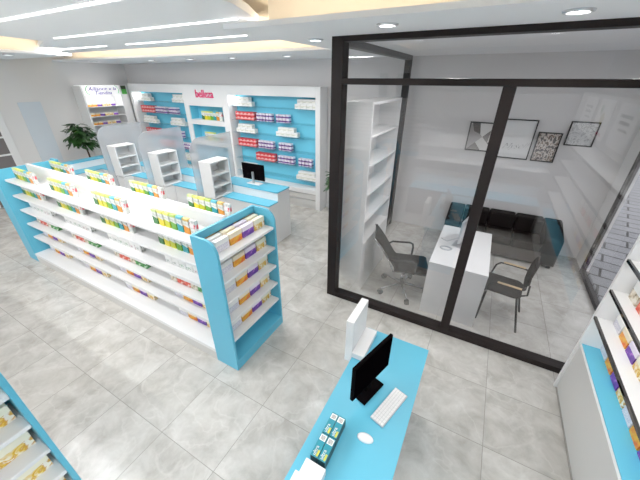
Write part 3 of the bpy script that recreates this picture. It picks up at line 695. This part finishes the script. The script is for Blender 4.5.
# office desk
t = thing('office_desk', 'white waterfall office desk behind the glass', 'desk', (.03, 3.83, 0))
part('desktop', MB().box(-.29, .345, 3.25, 4.42, .715, .75, bev=.003), WHITE2, t)
part('end_panel', MB().box(-.288, .343, 3.252, 3.285, 0, .715), WHITE2, t); part('end_panel', MB().box(-.288, .343, 4.385, 4.418, 0, .715), WHITE2, t)
part('modesty_panel', MB().box(.02, .04, 3.285, 4.385, .05, .715), WHITE2, t)
mr = thing('computer', 'slim silver all-in-one computer on the white office desk, partly behind the post', 'computer', (-.005, 3.86, .75), R(-12))
lpart('foot', MB().box(-.09, .09, -.1, .1, 0, .01, bev=.003), SILVER, mr)
lpart('neck', MB().prism([(.05, .005), (.06, .005), (.03, .22), (.015, .22)], 'y', -.06, .06), SILVER, mr)
hs = lpart('housing', MB().box(-.005, .02, -.2, .2, .1, .4, bev=.006), SILVER, mr)
o = MB().box(-.0065, -.0055, -.19, .19, .15, .39).build('screen', mat('office_screen', (.03, .035, .05), .1)); o.parent = hs
kb = thing('keyboard', 'slim silver keyboard on the white office desk', 'keyboard', (-.135, 4.03, .75), R(-36))
lpart('case', MB().box(-.055, .055, -.15, .15, 0, .01, bev=.003), SILVER, kb)
m = MB()
for i in range(5):
    for j in range(12): m.box(-.05+i*.02, -.05+i*.02+.016, -.145+j*.0242, -.145+j*.0242+.02, .01, .013)
lpart('keys', m, WHITE2, kb)
m = MB(); m.tube([(.065*math.cos(a)-.165, .045*math.sin(a)+3.67, .76) for a in [k*2*math.pi/24 for k in range(25)]], .009, 0, 8)
tag(m.build('ring_tray', SILVER, origin=(-.165, 3.67, .76)), 'oval grey ring lying on the white office desk', 'tray')

# office swivel chair (faces +x locally)
sw = thing('office_chair', 'dark mesh swivel office chair with chrome star base', 'chair', (-.62, 3.57, 0), R(17))
for k in range(5):
    a = R(k*72-7); e = Vector((math.cos(a), math.sin(a), 0))
    lg = lpart('base_leg', MB().tube([(e.x*.03, e.y*.03, .12), (e.x*.33, e.y*.33, .085)], .016, 0, 8, [.02, .013]), CHROME, sw)
    cs = MB().tube([(e.x*.33-e.y*.024, e.y*.33+e.x*.024, .037), (e.x*.33+e.y*.024, e.y*.33-e.x*.024, .037)], .036, 0, 14).build('caster', BLACK); cs.parent = lg
lpart('gas_column', MB().tube([(0, 0, .1), (0, 0, .28), (0, 0, .281), (0, 0, .44)], .02, 0, 12, [.03, .03, .018, .018]), CHROME, sw)
m = MB(); m.prism([(-.15, .46), (.26, .455), (.3, .44), (.31, .425), (.26, .43), (-.15, .435)], 'y', -.235, .235, bev=.01); lpart('seat', m, DARKF, sw)
m = MB(); m.prism([(-.11, .45), (-.165, .5), (-.24, .62), (-.33, .76), (-.44, .89), (-.42, .9), (-.31, .76), (-.22, .62), (-.145, .5), (-.09, .455)], 'y', -.21, .21, bev=.006); lpart('backrest', m, DARKF, sw)
for s in (-1, 1):
    m = MB(); m.tube([(-.22, s*.23, .61), (-.18, s*.255, .625), (.06, s*.26, .63), (.1, s*.26, .61), (.11, s*.26, .56), (.1, s*.235, .43)], .014, 0, 8); lpart('arm', m, DARKF, sw)
    m = MB(); m.tube([(-.25, s*.215, .62), (-.34, s*.215, .76), (-.445, s*.215, .89)], .01); m.tube([(-.25, s*.215, .62), (-.16, s*.22, .43), (.26, s*.225, .418)], .01); lpart('side_frame', m, CHROME, sw)

# visitor chair
vc = thing('visitor_chair', 'dark four legged armchair with pale wood arm caps facing the office desk', 'chair', (.545, 3.66, 0), R(173))
pts = [(.22*max(-1, min(1, 1.25*math.cos(a))), .2*max(-1, min(1, 1.25*math.sin(a)))) for a in [k*2*math.pi/32 for k in range(32)]]
lpart('seat', MB().prism(pts, 'z', .43, .46, bev=.01), DARKF, vc)
m = MB()
prof = [(-.15, .54), (.15, .54), (.2, .64), (.19, .78), (.13, .88), (-.13, .88), (-.19, .78), (-.2, .64)]
t_ = bmesh.new(); fr, bk = [], []
for yv, zv in prof:
    xx = -.21-(zv-.5)*.12+.5*yv*yv
    fr.append(t_.verts.new((xx, yv, zv))); bk.append(t_.verts.new((xx-.022, yv, zv)))
t_.faces.new(fr); t_.faces.new(bk[::-1])
for i in range(8): t_.faces.new([fr[i], bk[i], bk[(i+1) % 8], fr[(i+1) % 8]])
m._add(t_, 0); lpart('backrest', m, DARKF, vc)
for s in (-1, 1):
    lpart('leg', MB().tube([(.13, s*.17, .44), (.15, s*.23, 0)], .012), BRONZE, vc); lpart('leg', MB().tube([(-.18, s*.17, .44), (-.29, s*.22, 0)], .012), BRONZE, vc)
    ar = lpart('arm', MB().tube([(.15, s*.21, .43), (.12, s*.25, .56), (.08, s*.26, .6), (.03, s*.26, .605), (-.18, s*.26, .605), (-.22, s*.23, .61), (-.225, s*.17, .62)], .011), BRONZE, vc)
    o = MB().box(-.19, .05, s*.26-.015, s*.26+.015, .612, .624, bev=.004).build('arm_cap', WOOD); o.parent = ar; o['label'] = 'pale wooden arm cap'
lpart('back_support', MB().tube([(-.2, -.12, .44), (-.27, -.12, .48), (-.26, -.1, .6)], .011).tube([(-.2, .12, .44), (-.27, .12, .48), (-.26, .1, .6)], .011), BRONZE, vc)

# sofa
t = thing('sofa', 'long dark brown leather sofa along the office back wall', 'sofa', (.5, 5.5, 0))
X0, X1 = -.35, 1.36
part('base', MB().box(X0, X1, 5.22, 5.82, .05, .26, bev=.012), LEATHF, t)
for k in range(3):
    w_ = (1.11-(-.1))/3; x = -.1+k*w_
    part('seat_cushion', MB().box(x+.004, x+w_-.004, 5.2, 5.62, .26, .4, bev=.025), LEATHER, t)
    part('back_cushion', MB().box(x+.004, x+w_-.004, 5.6, 5.82, .38, .65, bev=.03), LEATHER, t)
for q0, q1 in ((X0, -.105), (1.115, X1)):
    part('armrest', MB().prism([(5.22, .05), (5.82, .05), (5.82, .64), (5.7, .64), (5.25, .52), (5.22, .48)], 'x', q0, q1, bev=.02), LEATHER, t)
m = MB()
for x in (X0+.06, X1-.06):
    for yy in (5.27, 5.77): m.box(x-.025, x+.025, yy-.025, yy+.025, 0, .05)
part('feet', m, BLACK, t)

# pictures
def picture(x0, x1, z0, z1, m_, label, extra=None):
    t = thing('framed_picture', label, 'picture', ((x0+x1)/2, 5.83, (z0+z1)/2), group='pictures on the office wall')
    w_ = .016; m = MB()
    m.box(x0, x1, 5.82, 5.848, z1-w_, z1); m.box(x0, x1, 5.82, 5.848, z0, z0+w_); m.box(x0, x0+w_, 5.82, 5.848, z0+w_, z1-w_); m.box(x1-w_, x1, 5.82, 5.848, z0+w_, z1-w_)
    part('frame', m, BLACK, t); q = part('print', MB().box(x0+w_, x1-w_, 5.836, 5.846, z0+w_, z1-w_), m_, t); return t, q
t, q = picture(-.335, .11, 1.591, 2.046, mat('print_grey', srgb(200, 198, 196), .6), 'framed grey geometric triangle print, leftmost on the office wall')
tri = [[(-.319, 1.607), (-.11, 1.82), (-.319, 2.03)], [(-.11, 1.82), (.094, 2.03), (-.319, 2.03)], [(-.11, 1.82), (.094, 1.607), (.094, 2.03)], [(-.319, 1.607), (-.1, 1.607), (-.2, 1.73)], [(-.02, 1.73), (.094, 1.84), (.0, 1.93)], [(-.25, 1.9), (-.15, 1.86), (-.18, 2.03), (-.3, 2.03)]]
tc = [srgb(150, 146, 144), srgb(222, 220, 218), srgb(108, 102, 100), srgb(90, 84, 82), srgb(205, 200, 196), srgb(70, 64, 62)]
m = MB()
for k, pg in enumerate(tri): m.prism(pg, 'y', 5.8345-.0003*k, 5.8355-.0003*k, k)
subpart('triangles', m, [mat('tone', c, .6) for c in tc], q)
t, q = picture(.115, .605, 1.522, 2.12, mat('print_paper', srgb(226, 226, 226), .6), 'large framed white print with a thin handwritten word')
text('handwriting', 'Myself', .13, (.37, 5.834, 1.72), (R(90), R(-6), 0), INK, q, shear=.7, ext=.0004, sx=1.05, bold=-.0035)
picture(.648, .952, 1.52, 1.957, noisy('print_mosaic', [(.3, srgb(30, 24, 22)), (.42, srgb(110, 78, 50)), (.46, srgb(214, 206, 198)), (.53, srgb(186, 174, 166)), (.56, srgb(50, 40, 37))], 7., detail=2.), 'framed brown and white mottled print, smallest on the office wall')
picture(1.0, 1.338, 1.793, 2.132, noisy('print_sketch', [(.44, srgb(212, 212, 212)), (.5, srgb(150, 150, 152)), (.54, srgb(216, 216, 216))], 4., dist=2.), 'framed pale grey line sketch, rightmost on the office wall')
